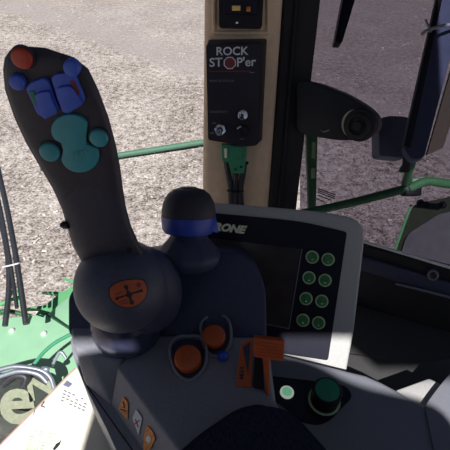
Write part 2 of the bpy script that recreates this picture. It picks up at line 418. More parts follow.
mb = MB(); mb.prism([P(405, 150, 1.33), P(412, 150, 1.33), P(410, 172, 1.40), P(404, 172, 1.40)], FW * .02); mb.build('bracket', 'black', m2, .003)
mb = MB(); mb.tube([P(422, 34, 1.17), P(428, 30, 1.15), P(440, 26.5, 1.15), P(455, 24, 1.17)], .0045, 8); mb.tube([P(431, 32, 1.15), P(425.5, 19.5, 1.14)], .003, 8, 0)
tag(mb.build('cable_tie', 'white'), 'white cable tie around the tall wing mirror', 'cable tie')
mb = MB(); mb.prism([P(x, y, 1.05) for x, y in rnd([(351, -40), (368, -40), (355, 0), (342, 43), (335, 42.5), (343, 0)], 2)], FW * .03)
tag(mb.build('wiper_arm', 'black', None, .004), 'black tapered wiper arm hanging down at the top of the side window', 'wiper')

# ================================================================== CAB SHELL
PP = Pl.three(P(203, 207, .87), P(268, 207, .87), P(203, 0, .77))           # face of the tan pillar
def strip(px0, px1, y0, y1, surf, back, off=0.0):
    """a post on a surface between two image edges ((x at y=0, x at y=207) each), extended up and down"""
    f = lambda e, y: e[0] + (e[1] - e[0]) * y / 207
    return [surf(f(px0, y0), y0, off), surf(f(px1, y0), y0, off), surf(f(px1, y1), y1, off), surf(f(px0, y1), y1, off)]
mb = MB(); mb.prism(strip((204.5, 202.5), (283.5, 269), -150, 420, PP, 0), V((0, .09, 0)))
tag(mb.build('trim_1', 'tan', None, .012, 4), kind='structure')
# shallow frame around the switch recess
mb = MB()
for a, b in (((214, -30), (214, 33)), ((214, 33), (268, 33)), ((268, 33), (268, -30))):
    mb.tube([PP(*a), PP(*b)], .004, 10, 0)
tag(mb.build('trim_2', 'tan'), kind='structure')
mb = MB(); mb.prism(strip((284, 268), (321, 297), -150, 420, PP, 0, -.004), V((0, .07, 0)))
tag(mb.build('trim_3', 'seal', None, .006), kind='structure')
mb = MB(); mb.prism(strip((295, 278), (299, 281.5), -150, 420, PP, 0, .002), V((0, .01, 0)))
tag(mb.build('trim_4', 'black', None, .002), kind='structure')
WP = Pl.three(P(300, 207, .92), P(320, 0, .84), P(450, 268, .80))           # side window
mb = MB(); mb.prism([WP(x, y) for x, y in [(300, -120), (560, -120), (560, 305), (300, 228)]], -WP.n * .005)
tag(mb.build('window_2', 'glass_tint'), kind='structure')
# sill of the side window
mb = MB(); mb.prism([WP(x, y, .012) for x, y in [(330, 236), (560, 298), (560, 318), (330, 250)]], -WP.n * .03)
tag(mb.build('trim_5', 'seal', None, .003), kind='structure')
mb = MB(); mb.tube([WP(330, 231.5, .016), WP(560, 300.5, .016)], .0028, 8, 0)  # white tube put in for the light caught by the glass edge
tag(mb.build('lit_glass_edge', 'whiteplastic'), kind='structure')
mb = MB(); mb.prism([WP(x, y, .02) for x, y in [(330, 247), (560, 316), (560, 334), (330, 262)]], -WP.n * .05)
tag(mb.build('trim_7', 'navy', None, .004), kind='structure')
sw = MB(); sw.lathe(WP(433, 275.5, .024), WP.n, [(.0095, -.006), (.0095, .001), (.0085, .002), (.0065, .001), (.0062, -.006)], 20)
tag(sw.build('screw_cap', 'mgrey'), 'ring shaped screw cap on the sill of the side window', 'screw')
mb = MB(); mb.tube([WP(396, 284, .022), WP(425, 291, .026), WP(560, 326, .026)], .0022, 8)
tag(mb.build('trim_8', 'mgrey'), kind='structure')
# wall panel below the sill
mb = MB(); mb.prism([WP(x, y, .012) for x, y in [(330, 255), (560, 328), (560, 640), (330, 560)]], -WP.n * .03)
tag(mb.build('wall_right', 'wall'), kind='structure')
# windscreen left of the pillar
GP = Pl.three(P(203, 207, .90), P(203, 0, .80), P(0, 207, .93))
mb = MB(); mb.prism([GP(x, y) for x, y in [(-330, -150), (206, -150), (206, 520), (-330, 520)]], -GP.n * .005)
tag(mb.build('window_1', 'glass_clear'), kind='structure')
ROOFZ = 3.70
mb = MB(); mb.prism([V((-.68, .84, ROOFZ)), V((.50, .86, ROOFZ)), V((.50, -.62, ROOFZ)), V((-.68, -.62, ROOFZ))], V((0, 0, .14)))
tag(mb.build('shade_ceiling', 'roof', None, .012), kind='structure')  # unseen cab roof added for its shade; edges set by where shadows fall
# added unseen rear wall; header above the opening is shaped to cut sunlight
mb = MB()
mb.prism([V((x, -.59, z)) for x, z in [(-.68, 3.70), (.50, 3.70), (.50, 3.592), (.160, 3.592), (.105, 3.672), (-.68, 3.672)]], V((0, -.03, 0)))
mb.prism([V((x, -.59, z)) for x, z in [(-.68, 2.55), (.50, 2.55), (.50, 1.75), (-.68, 1.75)]], V((0, -.03, 0)))
tag(mb.build('shade_wall_back', 'roof'), kind='structure')
mb = MB(); mb.prism([V((-.68, .30, 1.75)), V((.50, .30, 1.75)), V((.50, -.62, 1.75)), V((-.68, -.62, 1.75))], V((0, 0, -.08)))
tag(mb.build('floor', 'seal'), kind='structure')

# seat shape added out of view, cut to shade the middle of the console
se = thing('shade_seat', V((-.08, -.36, 1.75)), 'unseen black fabric seat shape added behind the camera to block sun', 'seat')
def slab(pts, y0, y1, name, m, bev):
    mb = MB(); mb.prism([V((x / 100, y0, z / 100)) for x, z in rnd([(x * 100, z * 100, r) for x, z, r in pts], 4, 5)], V((0, y1 - y0, 0))); return mb.build(name, m, se, bev, 3)
slab([(-.13, 3.20, 2), (-.15, 3.32, 3), (-.15, 3.40, 4), (-.12, 3.435, 3), (-.01, 3.435, 3), (.03, 3.40, 4), (.025, 3.345, 3), (-.005, 3.32, 2), (-.02, 3.20, 2)], -.35, -.41, 'headrest', 'fabric', .012)
slab([(-.235, 2.42, 6), (-.238, 3.315, 3), (-.22, 3.335, 3), (-.145, 3.342, 3), (.015, 3.318, 3), (.07, 3.305, 4), (.12, 3.262, 4), (.23, 3.230, 4), (.23, 2.42, 6)], -.35, -.43, 'backrest', 'fabric', .012)
mb = MB(); mb.prism([V((-.235, -.44, 2.30)), V((.23, -.44, 2.30)), V((.18, -.16, 2.28)), V((-.19, -.16, 2.28))], V((0, 0, .10))); mb.build('seat_pad', 'fabric', se, .02)
mb = MB(); mb.lathe(V((-.0, -.31, 1.75)), V((0, 0, 1)), [(.14, 0), (.14, .04), (.06, .08), (.06, .56)], 24); mb.build('pedestal', 'black', se)

# ================================================================== CONTROL BOXES ON THE PILLAR
def cable(pts, r): 
    mb = MB(); mb.tube(pts, r); return mb
BX = PP.up(.034)
bx = thing('control_box', PP(232, 146), "black control box lettered ROCK STOP'er screwed to the tan pillar", 'control box')
mb = MB(); mb.frustum([BX(x, y) for x, y in rnd([(206, 45), (262, 43.5), (257, 145.5), (247, 146.5), (208, 140)], 2.5)],
                     [PP(x, y, .001) for x, y in rnd([(208, 39.5), (267, 38.5), (262, 141), (250, 142), (211, 136)], 2.5)])
mb.build('housing', 'boxblack', bx, .0015)
text_mb('ROCK', BX, (216.5, 55.5), (248.5, 55), (216.5, 47), .0006, .018).build('lettering', 'white', bx)
text_mb('ST', BX, (209.5, 67), (222.5, 66.5), (209.5, 58), .0006, .018).build('lettering', 'white', bx)
text_mb("P'er", BX, (237, 67), (256, 66), (237, 57.3), .0006, .018).build('lettering', 'white', bx)
oc = lambda r: [(229.8 + r * math.cos(math.pi / 8 + k * math.pi / 4), 63 + r * math.sin(math.pi / 8 + k * math.pi / 4)) for k in range(8)]
mb = MB(); plate(mb, BX, oc(6.6), .0006); sg = mb.build('stop_sign', 'white', bx); sg['label'] = 'white outlined dark red octagon'
mb = MB(); plate(mb, BX, oc(5.5), .0010); mb.build('red_field', 'darkred', sg)
mb = MB(); plate(mb, BX, stroke((209, 71.5), (251, 71), 1.0), .0004); mb.build('red_line', 'darkred', bx)
for (x0, x1, y) in ((209.5, 234, 81), (209.5, 228, 112)):
    text_mb('REMOTE STATUS' if y < 90 else 'SENSITIVITY', BX, (x0, y + 1), (x1, y + 1), (x0, y - 1.2), .0005, .0).build('lettering', 'dimwhite', bx)
for (x, y, w) in ((214, 123, 4), (212, 133, 4), (242, 128.5, 6), (252, 72.5, 5), (242, 139, 5)):
    mb = MB(); plate(mb, BX, stroke((x - w / 2, y), (x + w / 2, y), .8), .0004); mb.build('caption', 'dimwhite', bx)
mb = MB(); mb.lathe(BX(242.5, 114.8), BX.n, [(.0098, 0), (.0098, .004), (.0085, .010), (.006, .011)], 24, .02); kb = mb.build('knob', 'chrome', bx)
mb = MB(); mb.lathe(BX(242.8, 130.6), BX.n, [(.0105, 0), (.0105, .004), (.0085, .013), (.006, .014)], 24, .02); kb = mb.build('knob', 'black', bx); kb['label'] = 'black ribbed knob'
mb = MB(); mb.tube([BX(241, 126.5, .0135), BX(237.5, 128.5, .008)], .0014, 8, 0); mb.build('pointer', 'white', kb)
mb = MB(); mb.lathe(BX(220, 129.8), BX.n, [(.0105, 0), (.0105, .003), (.006, .004), (.006, .009)], 6); ts = mb.build('toggle_switch', 'chrome', bx)
mb = MB(); mb.tube([BX(220, 129.8, .006), BX(218.5, 134, .022)], lambda t: .0022 + .0015 * t, 10, 0); mb.build('toggle', 'chrome', ts)

SB = PP.up(.02)
sp = thing('switch_panel', PP(240, 28), 'black switch panel with small yellow lamp at the top of the pillar', 'switch panel')
mb = MB(); mb.prism([SB(x, y) for x, y in rnd([(218.5, -30), (265, -30), (262, 28), (219, 27)], 3)], -PP.n * .018); mb.build('plate', 'black', sp, .002)
mb = MB(); mb.prism([SB(x, y, .006) for x, y in rnd([(224, -14), (258, -14), (257.5, 14), (223.5, 14)], 2)], -PP.n * .008); rk = mb.build('rocker_switch', 'panel', sp, .0015)
mb = MB(); mb.prism([SB(x, y, .0085) for x, y in [(232, 5.5), (240.5, 5.5), (240.5, 10.5), (232, 10.5)]], -PP.n * .004); l1 = mb.build('lens', 'yellow', rk, .0008)
mb = MB(); mb.prism([SB(x, y, .0085) for x, y in [(246.5, 6.5), (250.5, 6.5), (250.5, 11.5), (246.5, 11.5)]], -PP.n * .004); l2 = mb.build('lens', 'amber', rk, .0008); l2['label'] = 'amber lens'
mb = MB(); mb.lathe(SB(237, 22.5), PP.n, [(.0022, 0), (.0022, .001), (.0012, .0018)], 12); mb.build('screw', 'chrome', sp)

cn = thing('cable_connector', PP(237, 176), 'green plug connector with three black cables below the control box', 'connector')
CP = PP.up(.022)
mb = MB(); mb.prism([CP(x, y) for x, y in rnd([(221.5, 144), (247, 146), (245.5, 164), (244, 173.5), (231, 173.5), (229, 163), (222, 161)], 1.5)], -PP.n * .016); mb.build('plug', 'conn', cn, .001)
mb = MB(); mb.prism([CP(x, y, .003) for x, y in [(231, 146), (243, 147), (242, 160), (231, 160)]], -PP.n * .004); mb.build('latch', 'tealgreen', cn, .0008)
mb = MB(); mb.prism([CP(x, y, .002) for x, y in [(224, 148.5), (227, 148.5), (227, 158), (224.5, 158)]], -PP.n * .003); mb.build('terminal_clip', 'logo', cn)
for x, y in ((235.5, 169.5), (241, 167)):
    mb = MB(); mb.lathe(CP(x, y), PP.n, [(.0022, -.002), (.0022, .001), (.001, .0014)], 10); mb.build('screw', 'black', cn)
for pts in ([(226.5, 161), (228, 172), (231, 190), (231, 212)], [(236, 173), (235.5, 182), (235.5, 192), (236, 214)], [(244, 164), (242.5, 176), (240.5, 190), (242, 214)]):
    mb = MB(); mb.tube([PP(x, y, .012 if k else .016) for k, (x, y) in enumerate(pts)], .0055); mb.build('cable', 'hose', cn)
mb = MB(); mb.tube([PP(227.5, 190.5, .014), PP(235.5, 192, .0195), PP(243.5, 191, .014)], .0022, 8); mb.build('tie', 'black', cn)
mb = MB(); mb.ellipsoid(PP(247, 163, .016), RT * .003, UP * .0035, FW * .003, 10, 8); mb.build('screw', 'black', cn)

# latch of the side window
LP = Pl.three(P(305, 110, .80), P(380, 125, .74), P(305, 140, .815))
la = thing('window_latch', LP(345, 140), 'black oval window latch with a round ribbed knob beside the seal', 'latch')
mb = MB(); mb.prism([LP(x, y) for x, y in rnd([(296, 79), (318, 84), (346, 95), (366, 107), (377, 117), (378.5, 128), (373, 136), (360, 140), (340, 141), (316, 137), (296, 133)], 9)], -LP.n * .03); mb.build('housing', 'black', la, .006, 4)
mb = MB(); plate(mb, LP, circ(353.5, 123.5, 11.5, 14, 28, .2), .003); wa = mb.build('washer', 'olive', la, .001); wa['label'] = 'pale worn disc behind the knob'
mb = MB(); mb.lathe(LP(360.5, 125), LP.n, [(.0275, 0), (.0275, .005), (.0255, .008), (.021, .009), (.020, .017), (.015, .019), (.0145, .015), (.008, .015), (.007, .022), (.004, .023)], 32); mb.build('knob', 'seal', la)
mb = MB(); plate(mb, LP, [(320, 129.5), (324, 131.2), (330, 129.2), (329, 131), (324, 132.5)], .002); mb.build('screw_slot', 'dimwhite', la)

# sticker on the side glass
SPn = WP.up(.003)
stk = thing('glass_sticker', SPn(327, 200), 'small black printed warning lines on the side glass above the display', 'sticker')
for (a, b, w) in (((318, 188.5), (336, 195), 1.1), ((318, 190.4), (335.5, 196.8), 1.0), ((318, 192.3), (335, 198.6), 1.0), ((317.6, 195.2), (331, 200.2), .9), ((317.2, 199), (325, 202.2), .9)):
    mb = MB(); plate(mb, SPn, stroke(a, b, w), .0006); mb.build('print_line', 'print_black', stk)

# ================================================================== DISPLAY TERMINAL
psi = math.radians(12); rec = math.radians(38)
hn = V((math.sin(psi), math.cos(psi), 0)); tu = V((math.cos(psi), -math.sin(psi), 0)); tv = V((0, 0, 1)) * math.cos(rec) + hn * math.sin(rec)
TP = Pl(P(290, 285, .635), tu.cross(tv))
dt = thing('display_terminal', TP(300, 372), 'grey framed black display with eight green buttons beside the screen', 'display')
outer = rnd([(198, 201, 4), (320, 211, 20), (352, 217, 10), (362, 224, 8), (365, 236, 10), (354, 330, 3), (346, 374, 4), (344, 385, 4), (262, 374, 4), (198, 362, 4)], 6, 5)
back = [(p + (-TP.n * .06 + V((0, .0, -.012)))) for p in [TP(x, y) for x, y in outer]]
mb = MB(); mb.frustum([TP(x, y) for x, y in outer], back); mb.build('frame', 'lgrey', dt, .006, 4)
inner = rnd([(203, 212, 3), (300, 221, 20), (347, 232, 3), (328, 360.5, 3), (203, 341, 3)], 3)
TQ = TP.up(.001)
mb = MB(); plate(mb, TQ, inner, .0015, -.001); mb.build('front_panel', 'panel', dt)
TR = TP.up(.0015)
mb = MB(); plate(mb, TR, rnd([(205, 237, 2), (302, 249, 2), (289, 328.5, 2), (205, 312, 2)], 2), .0012); sc = mb.build('screen', 'screen', dt)
mb = MB()
for a, b in (((302, 249), (289, 328.5)), ((289, 328.5), (205, 312))): plate(mb, TR, stroke(a, b, .8), .0016)
mb.build('screen_border', 'dimwhite', sc)
text_mb('KRONE', TR, (206, 229.5), (246, 234.2), (207.5, 221.3), .0008, .06, .25).build('lettering', 'logo', dt)
for x, y in ((312.2, 257), (328, 259.3), (309, 277.6), (325, 280.2), (306, 298.4), (321.8, 301), (303, 320), (318.6, 322.6)):
    rp = (TR(x + 6.6, y) - TR(x - 6.6, y)).length / 2
    mb = MB(); mb.lathe(TR(x, y), TP.n, [(rp, 0), (rp, .0020), (rp * .8, .0022)], 28); b = mb.build('button', 'ring', dt)
    mb = MB(); mb.lathe(TR(x, y), TP.n, [(rp * .8, .001), (rp * .8, .0028), (rp * .6, .0032)], 28); c = mb.build('cap', 'btn', b)
    mb = MB(); mb.lathe(TR(x, y + 2.4), TP.n, [(.0006, .001), (.0006, .0036)], 8); mb.build('status_light', 'mint', b)

# ================================================================== SIDE CONSOLE (right)
ZR = -.53; RP = HZ(ZR)
sc_ = thing('side_console', RP(330, 420) - V((0, 0, .2)), 'light grey side console carrying the display and the green dial', 'console')
top = [(266, 349), (345, 369), (366, 374), (382, 381), (399, 390), (412, 398), (424, 404.5), (436, 399), (450, 391), (470, 382), (485, 430), (470, 560), (310, 560), (294, 432), (272, 400)]
mb = MB(); mb.prism([RP(x, y) for x, y in top], V((0, 0, -.20))); mb.build('body', 'mgrey', sc_, .007, 4)
# storage pocket behind the ridge
ZF = HZ(-.605)
mb = MB(); mb.prism([ZF(x, y) for x, y in [(340, 352), (418, 362), (500, 350), (470, 420), (420, 430), (340, 400)]], V((0, 0, -.02))); mb.build('pocket_floor', 'dgrey', sc_, .003)
ZW = HZ(-.540)
mb = MB(); mb.prism([ZW(x, y) for x, y in [(396, 390), (429, 378), (446, 386), (440, 402), (424, 409), (408, 402)]], V((0, 0, -.012))); mb.build('pocket_lit_patch', 'lgrey', sc_, .002)  # separate lighter piece standing in for the sunlit patch of pocket floor
mb = MB(); mb.prism([RP(x, y, .003) for x, y in rnd([(425, 406, 3), (434, 393, 8), (450, 373, 12), (478, 350, 6), (490, 440, 6), (470, 560, 6), (434, 450, 10)], 6)], V((0, 0, -.06))); mb.build('pocket_rim', 'mgrey', sc_, .012, 4)
mb = MB(); mb.prism([WP(340, 300, .02), WP(520, 352, .02), ZF(480, 385), ZF(430, 380), ZF(345, 362)], V((0, .01, -.02))); mb.build('pocket_back', 'dgrey', sc_, .003)
mb = MB(); plate(mb, RP, rnd([(266, 376, 3), (310, 381), (346, 386, 8), (353, 397, 6), (342, 408, 6), (330, 421, 8), (318, 426, 8), (300, 422, 6), (280, 404), (262, 394)], 5), .0015); pd = mb.build('dial_pad', 'panel', sc_)
ax = V((0, -.05, 1)).normalized(); o = RP(324, 401)
mb = MB(); mb.lathe(o, ax, [(.0200, .0015), (.0200, .0028), (.0190, .0028)], 40); mb.build('dial_ring', 'ring', pd)
mb = MB(); mb.lathe(o, ax, [(.0172, .002), (.0172, .010), (.0165, .011), (.0165, .012), (.0180, .013), (.0180, .0265), (.0168, .0285), (.0148, .0285)], 40); dl = mb.build('dial', 'black', sc_)
mb = MB(); mb.lathe(o, ax, [(.0146, .027), (.0146, .0292), (.012, .0297)], 36); dd = mb.build('dial_cap', 'dialgreen', dl)
mb = MB(); mb.lathe(RP(286.8, 393.2), V((0, 0, 1)), [(.0088, .001), (.0088, .003), (.0066, .0034)], 32); rb = mb.build('button', 'whitelit', sc_); rb['label'] = 'white ring button with mint centre'
mb = MB(); mb.lathe(RP(286.8, 393.2), V((0, 0, 1)), [(.0062, .002), (.0062, .0042), (.0045, .0046)], 32); mb.build('lens', 'mint', rb)

# ================================================================== ARMREST CONSOLE
ZT = -.467; T = HZ(ZT); ZL = -.505; LG = HZ(ZL)
ac = thing('armrest_console', T(190, 390) - V((0, 0, .3)), 'grey armrest console with orange knobs, orange slider and warning stickers', 'console')
# lower shell with the ledge on its left side
shell = rnd([(70, 338, 4), (73, 356, 6), (84, 384, 6), (106, 428, 6), (125, 470, 6), (200, 560, 6), (296, 560, 6), (272, 402, 6), (262, 335, 6), (120, 322, 6)], 5)
mb = MB(); mb.prism([LG(x, y) for x, y in shell], V((0, 0, -.10))); mb.build('lower_shell', 'grey', ac, .006, 4)
# raised block
up = [(117, 367), (166, 433), (182, 455), (260, 560), (300, 560), (296, 430), (273, 400), (267, 338), (150, 336)]
dn = [(111, 406), (141, 450), (165, 486), (262, 575), (304, 575), (300, 438), (276, 404), (268, 338), (128, 336)]
mb = MB(); mb.frustum([T(x, y) for x, y in up], [LG(x, y) for x, y in dn]); mb.build('raised_block', 'grey', ac, .003, 3)
# ledge under the lever and its sloping front
mb = MB(); mb.frustum([T(x, y) for x, y in [(70, 325), (75, 348), (90, 354), (118, 361), (150, 336), (150, 325)]], [LG(x, y) for x, y in [(71, 335), (86, 386), (111, 407), (126, 400), (150, 350), (150, 335)]]); mb.build('ledge', 'grey', ac, .003, 3)
mb = MB(); plate(mb, LG, stroke((87, 386), (150, 475), 1.2), .0004); mb.build('seam', 'black', ac)
# hump behind the lever
HPn = Pl(P(215, 310, .575), V((0, -.62, .78)))
hump = rnd([(68, 337), (68, 297, 6), (84, 274, 8), (122, 256, 10), (165, 250, 10), (205, 253, 12), (236, 251, 14), (257, 264, 14), (266, 290, 12), (267, 352, 4), (150, 346, 4)], 8, 5)
f = [HPn(x, y) for x, y in hump]
mb = MB(); mb.prism(f, V((0, .045, -.03))); mb.build('hump', 'navy', ac, .007, 4)
# collar around the ball
mb = MB(); mb.ellipsoid(P(146, 291, .525), RT * .042, V((0, .04, 0)), V((0, 0, 1)) * .062); mb.build('socket_collar', 'navy', ac)
# knobs in their wells
def knob(px, py, r, h, lab):
    o = T(px, py); axk = V((0, -.28, 1)).normalized()
    mb = MB(); plate(mb, T, rnd(lab, 6, 4), .0006); w = mb.build('well', 'navy', ac)
    pts = rnd(lab, 6, 4); ys = [p[1] for p in pts]; y0, y1 = min(ys), max(ys)
    ring = [T(x, y) + V((0, 0, .001 + .012 * (1 - (y - y0) / (y1 - y0)) * (0.35 + .65 * abs(x - px) / 18))) for x, y in pts]
    mb = MB(); mb.tube(ring + [ring[0]], .0019, 8, 0); mb.build('guard', 'grey', w)
    mb = MB(); mb.lathe(o, axk, [(r * .98, .001), (r, .003), (r, h - .003), (r * .93, h - .0008), (r * .85, h)], 48, .018); k = mb.build('rotary_knob', 'orange', ac)
    for s in (-.35, 0, .35):
        q = o + axk * h; mb = MB(); mb.box(q + V((s * r, 0, 0)), V((.0009, 0, 0)), V((.0006, r * .42, r * .42 * .28)), axk * .0008); mb.build('mark', 'orangedk', k)
knob(188.5, 362, .0155, .019, [(170, 349), (177, 341), (190, 338), (203, 342), (207, 353), (206, 368), (197, 378), (187, 382), (176, 374), (171, 362)])
knob(214, 340, .0140, .018, [(200, 328), (206, 321), (216, 318), (227, 321), (231, 332), (231, 346), (224, 355), (213, 358), (203, 348)])
mb = MB(); mb.ellipsoid(T(223, 356, .006), RT * .007, V((0, .006, 0)), V((0, 0, .007)), 16, 10); mb.build('push_button', 'blueband', ac)
# orange scale plate
SLP = Pl(T(246, 388), V((-.12, -.40, .9)))
mb = MB(); plate(mb, SLP, rnd([(236, 386.5), (240.5, 345), (250.5, 337.5), (252.8, 340), (251.5, 387.5)], 1.2, 2), .0022, -.0008); pl = mb.build('scale_plate', 'orange', ac, .0006)
mb = MB(); plate(mb, SLP.up(.0016), [(242.8, 347.5), (250, 341.8), (248.2, 376)], .0009); mb.build('wedge_print', 'navy', pl)
text_mb('MIN', SLP.up(.0018), (239.2, 379), (239.8, 367), (244, 379.3), .0006, .02).build('lettering', 'print_black', pl)
# slot and slider
mb = MB(); plate(mb, SLP, rnd([(254.5, 352), (263, 352), (264, 390), (253, 388)], 2), .0018); mb.build('slider_slot', 'black', ac)
mb = MB(); a0 = T(266.5, 396)
mb.prism([P(262, 355, .500), P(270.5, 355, .500), P(269.5, 399, .500), P(266, 396, .500)], V((0, .012, .004)))
sl = mb.build('slider_lever', 'orange', ac, .0015)
mb = MB(); mb.prism([P(x, y, .485) for x, y in rnd([(255, 338), (285, 341.5), (283.5, 361.5), (254.5, 357)], 1.5)], FW * .016); gp = mb.build('grip', 'orange', sl, .0025)
for k in range(5):
    yy = 342.5 + k * 3.2; mb = MB(); mb.tube([P(256.5, yy, .4848), P(283, yy + 3, .4848)], .0006, 6, 0); mb.build('ridge', 'orangedk', gp)
# stickers on the sloping side face
SF = Pl.three(T(117, 367), T(166, 433), LG(111, 406))
SG = SF.up(.0006)
mb = MB(); plate(mb, SG, rnd([(119, 409), (123.5, 396), (128.5, 403), (128, 420)], 2), .0008); b = mb.build('sticker', 'amber', ac); b['label'] = 'amber warning triangle sticker'
mb = MB(); plate(mb, SG, stroke((121, 409), (127, 411), 1), .0012); plate(mb, SG, stroke((124, 401), (125, 408), 1), .0012); mb.build('pictogram', 'print_black', b)
mb = MB(); plate(mb, SG, rnd([(133, 418), (136.5, 409), (142.5, 418), (139, 435.5)], 1), .0008); b = mb.build('sticker', 'white', ac); b['label'] = 'white sticker with red mark'
mb = MB(); plate(mb, SG, stroke((135, 424), (140, 420), 1.2), .0012); plate(mb, SG, stroke((136, 419), (139, 427), 1.0), .0012); mb.build('pictogram', 'red', b)
mb = MB(); plate(mb, SG, rnd([(144, 438), (147, 425), (152, 430), (156, 438), (151, 449), (144, 452)], 2), .0008); b = mb.build('sticker', 'amber', ac); b['label'] = 'amber warning sticker nearest the front edge'
mb = MB(); plate(mb, SG, circ(149, 439, 2.4, 3.4), .0012); mb.build('pictogram', 'white', b)
# shelf that carries the card, on the left flank
CPz = HZ(-.635)
mb = MB(); mb.prism([CPz(x, y) for x, y in [(0, 456), (78, 374), (150, 420), (190, 540), (0, 540)]], V((0, 0, -.03))); mb.build('side_shelf', 'grey', ac, .003)
mb = MB(); mb.prism([LG(x, y) - V((0, 0, .09)) for x, y in [(150, 352), (255, 352), (270, 540), (215, 540)]], V((0, 0, -.655))); mb.build('pedestal', 'grey', ac)

# cushion
ZC = HZ(-.437)
cu = thing('armrest_cushion', T(260, 440), 'dark navy fabric armrest cushion at the lower edge of the picture', 'cushion')
cush = [(172, 462, 8), (203, 435, 10), (240, 410, 10), (262, 405, 8), (286, 409, 10), (302, 422, 10), (332, 456, 8), (420, 580, 4), (90, 580, 4)]
mb = MB(); mb.prism([ZC(x, y) for x, y in rnd(cush, 8, 5)], V((0, 0, -.026))); mb.build('pad', 'fabric', cu, .011, 5)
ZC2 = HZ(-.458)
mb = MB(); mb.prism([ZC2(x, y) for x, y in rnd([(x - 3, y - 1.5 + (4 if i > 3 else 0), r) for i, (x, y, r) in enumerate(cush)], 8, 5)], V((0, 0, -.010))); mb.build('base', 'black', cu, .003)

# card with printing
CA = HZ(-.623)
cr = thing('printed_card', CPz(60, 430), 'sunlit cream card with green and grey printing left of the console', 'card')
mb = MB(); mb.prism([CA(x, y) for x, y in [(-12, 456), (75, 367), (140, 410), (180, 530), (-12, 530)]], V((0, 0, -.011))); mb.build('board', 'cream', cr, .001)
mb = MB(); plate(mb, CA, stroke((-12, 457.6), (75.2, 368.4), 1.3), .0004); mb.build('edge_line', 'creamedge', cr)
def cprint(polys, m, name='print'):
    mb = MB()
    for p in polys: plate(mb, CA, p, .0004)
    return mb.build(name, m, cr)
cprint([[(63, 385), (67, 380.5), (72.5, 384), (68.5, 387.5)]], 'print_blue')
rp = random.Random(5); ln = []
for k in range(4):
    for j in range(6):
        x = 64 + k * -1.0 + j * 4.2; y = 390.5 + k * 3.2 + j * 1.9
        if rp.random() < .8: ln.append(stroke((x, y), (x + 2.6, y + 1.2), 1.1))
cprint(ln, 'print_blue', 'text_lines')
cprint([stroke((44.5, 401.5), (41.2, 406), 1), stroke((41.2, 406), (45, 407.3), 1)], 'print_black')
cprint([stroke((35, 410), (33.5, 415), .8)], 'print_blue')
cprint([[(53, 449), (56, 444), (59.5, 442), (61.5, 439), (60, 444.5), (57.5, 447.5), (54, 451)]], 'print_black')
gl = []
for k in range(6):
    for j in range(6):
        if rp.random() < .6:
            x = 31 + j * 4.4 - k * .8; y = 430 + k * 3.2 + j * .9
            gl.append(stroke((x, y), (x + 3.4, y + .7), 1.6))
cprint(gl, 'print_green', 'green_print')
text_mb('260', CA, (25, 450), (37.5, 451.5), (27, 443.5), .0005, .02).build('number', 'print_green', cr)

# ================================================================== LEVERS
bc = P(122, 285.5, .497); brd = .0515
BS = Sph(bc, brd)
lv = thing('control_lever', T(128, 345), 'tall charcoal multi-function lever with blue, teal and red buttons', 'lever')
secs = [((16, 47.6), (30, 46.6), .002, .2), ((10, 50), (45, 47.6), .006, .55), ((4.6, 58), (74, 57.2), .010, .9), ((3, 70), (88.5, 69), .010, 1), ((5, 90), (98.5, 90), .010, 1), ((14, 117), (108.5, 117), .010, 1),
        ((26, 143), (115.5, 143), .010, 1.05), ((40, 167), (120, 166), .011, 1.1), ((53, 189), (122.8, 188), .013, 1.2), ((62, 209), (126, 208), .016, 1.25), ((67, 226), (131, 226), .020, 1.3), ((73, 246), (138, 242), .022, 1.2), ((82, 262), (146, 258), .024, 1.0)]
dtab = [(46, .358), (100, .385), (190, .437), (230, .463), (250, .481), (270, .504)]
def lever_loft(ss, inset=0.0, fo=0.0, tb=.026, flat=.55):
    rings = []
    f0 = fo
    for k, (l, r, tf, kb) in enumerate(ss):
        fo = f0 if k < len(ss) - 3 or not f0 else f0 - .0012 * (k - len(ss) + 4)
        d = lerp_tab(dtab, (l[1] + r[1]) / 2)
        L = P(l[0] + inset, l[1], d); Rr = P(r[0] - inset, r[1], d); mid = (L + Rr) / 2; axv = (Rr - L) / 2; vd = (mid - CAM).normalized()
        rg = []
        for i in range(40):
            a = 2 * math.pi * i / 40; ca, sa = math.cos(a), math.sin(a)
            e = flat if sa < 0 else .75
            sx = math.copysign(abs(ca) ** e, ca); sy = math.copysign(abs(sa) ** e, sa)
            rg.append(mid + axv * sx + vd * (sy * (tb * kb if sy > 0 else tf) - (fo if sy <= 0 else 0)))
        rings.append(rg)
    return MB().loft(rings)
lever_loft(secs).build('handle', 'stem', lv, sharp=60)
fsec = [((l[0] + 1.5, l[1] + (2 if k < 3 else 0)), (r[0] - 2, r[1] + (2 if k < 3 else 0)), tf, kb) for k, (l, r, tf, kb) in enumerate(secs[:11])]
rings = lever_loft(fsec, 1.0, .0012, .002, .38).build('face_plate', 'face', lv, sharp=60)
class Face:
    def __call__(s, px, py): return P(px, py, lerp_tab(dtab, py) - .0112)
    def nrm(s, px, py):
        c = s(px, py); a = s(px + 8, py) - s(px - 8, py); b = s(px, py - 8) - s(px, py + 8); return a.cross(b).normalized()
FC = Face()
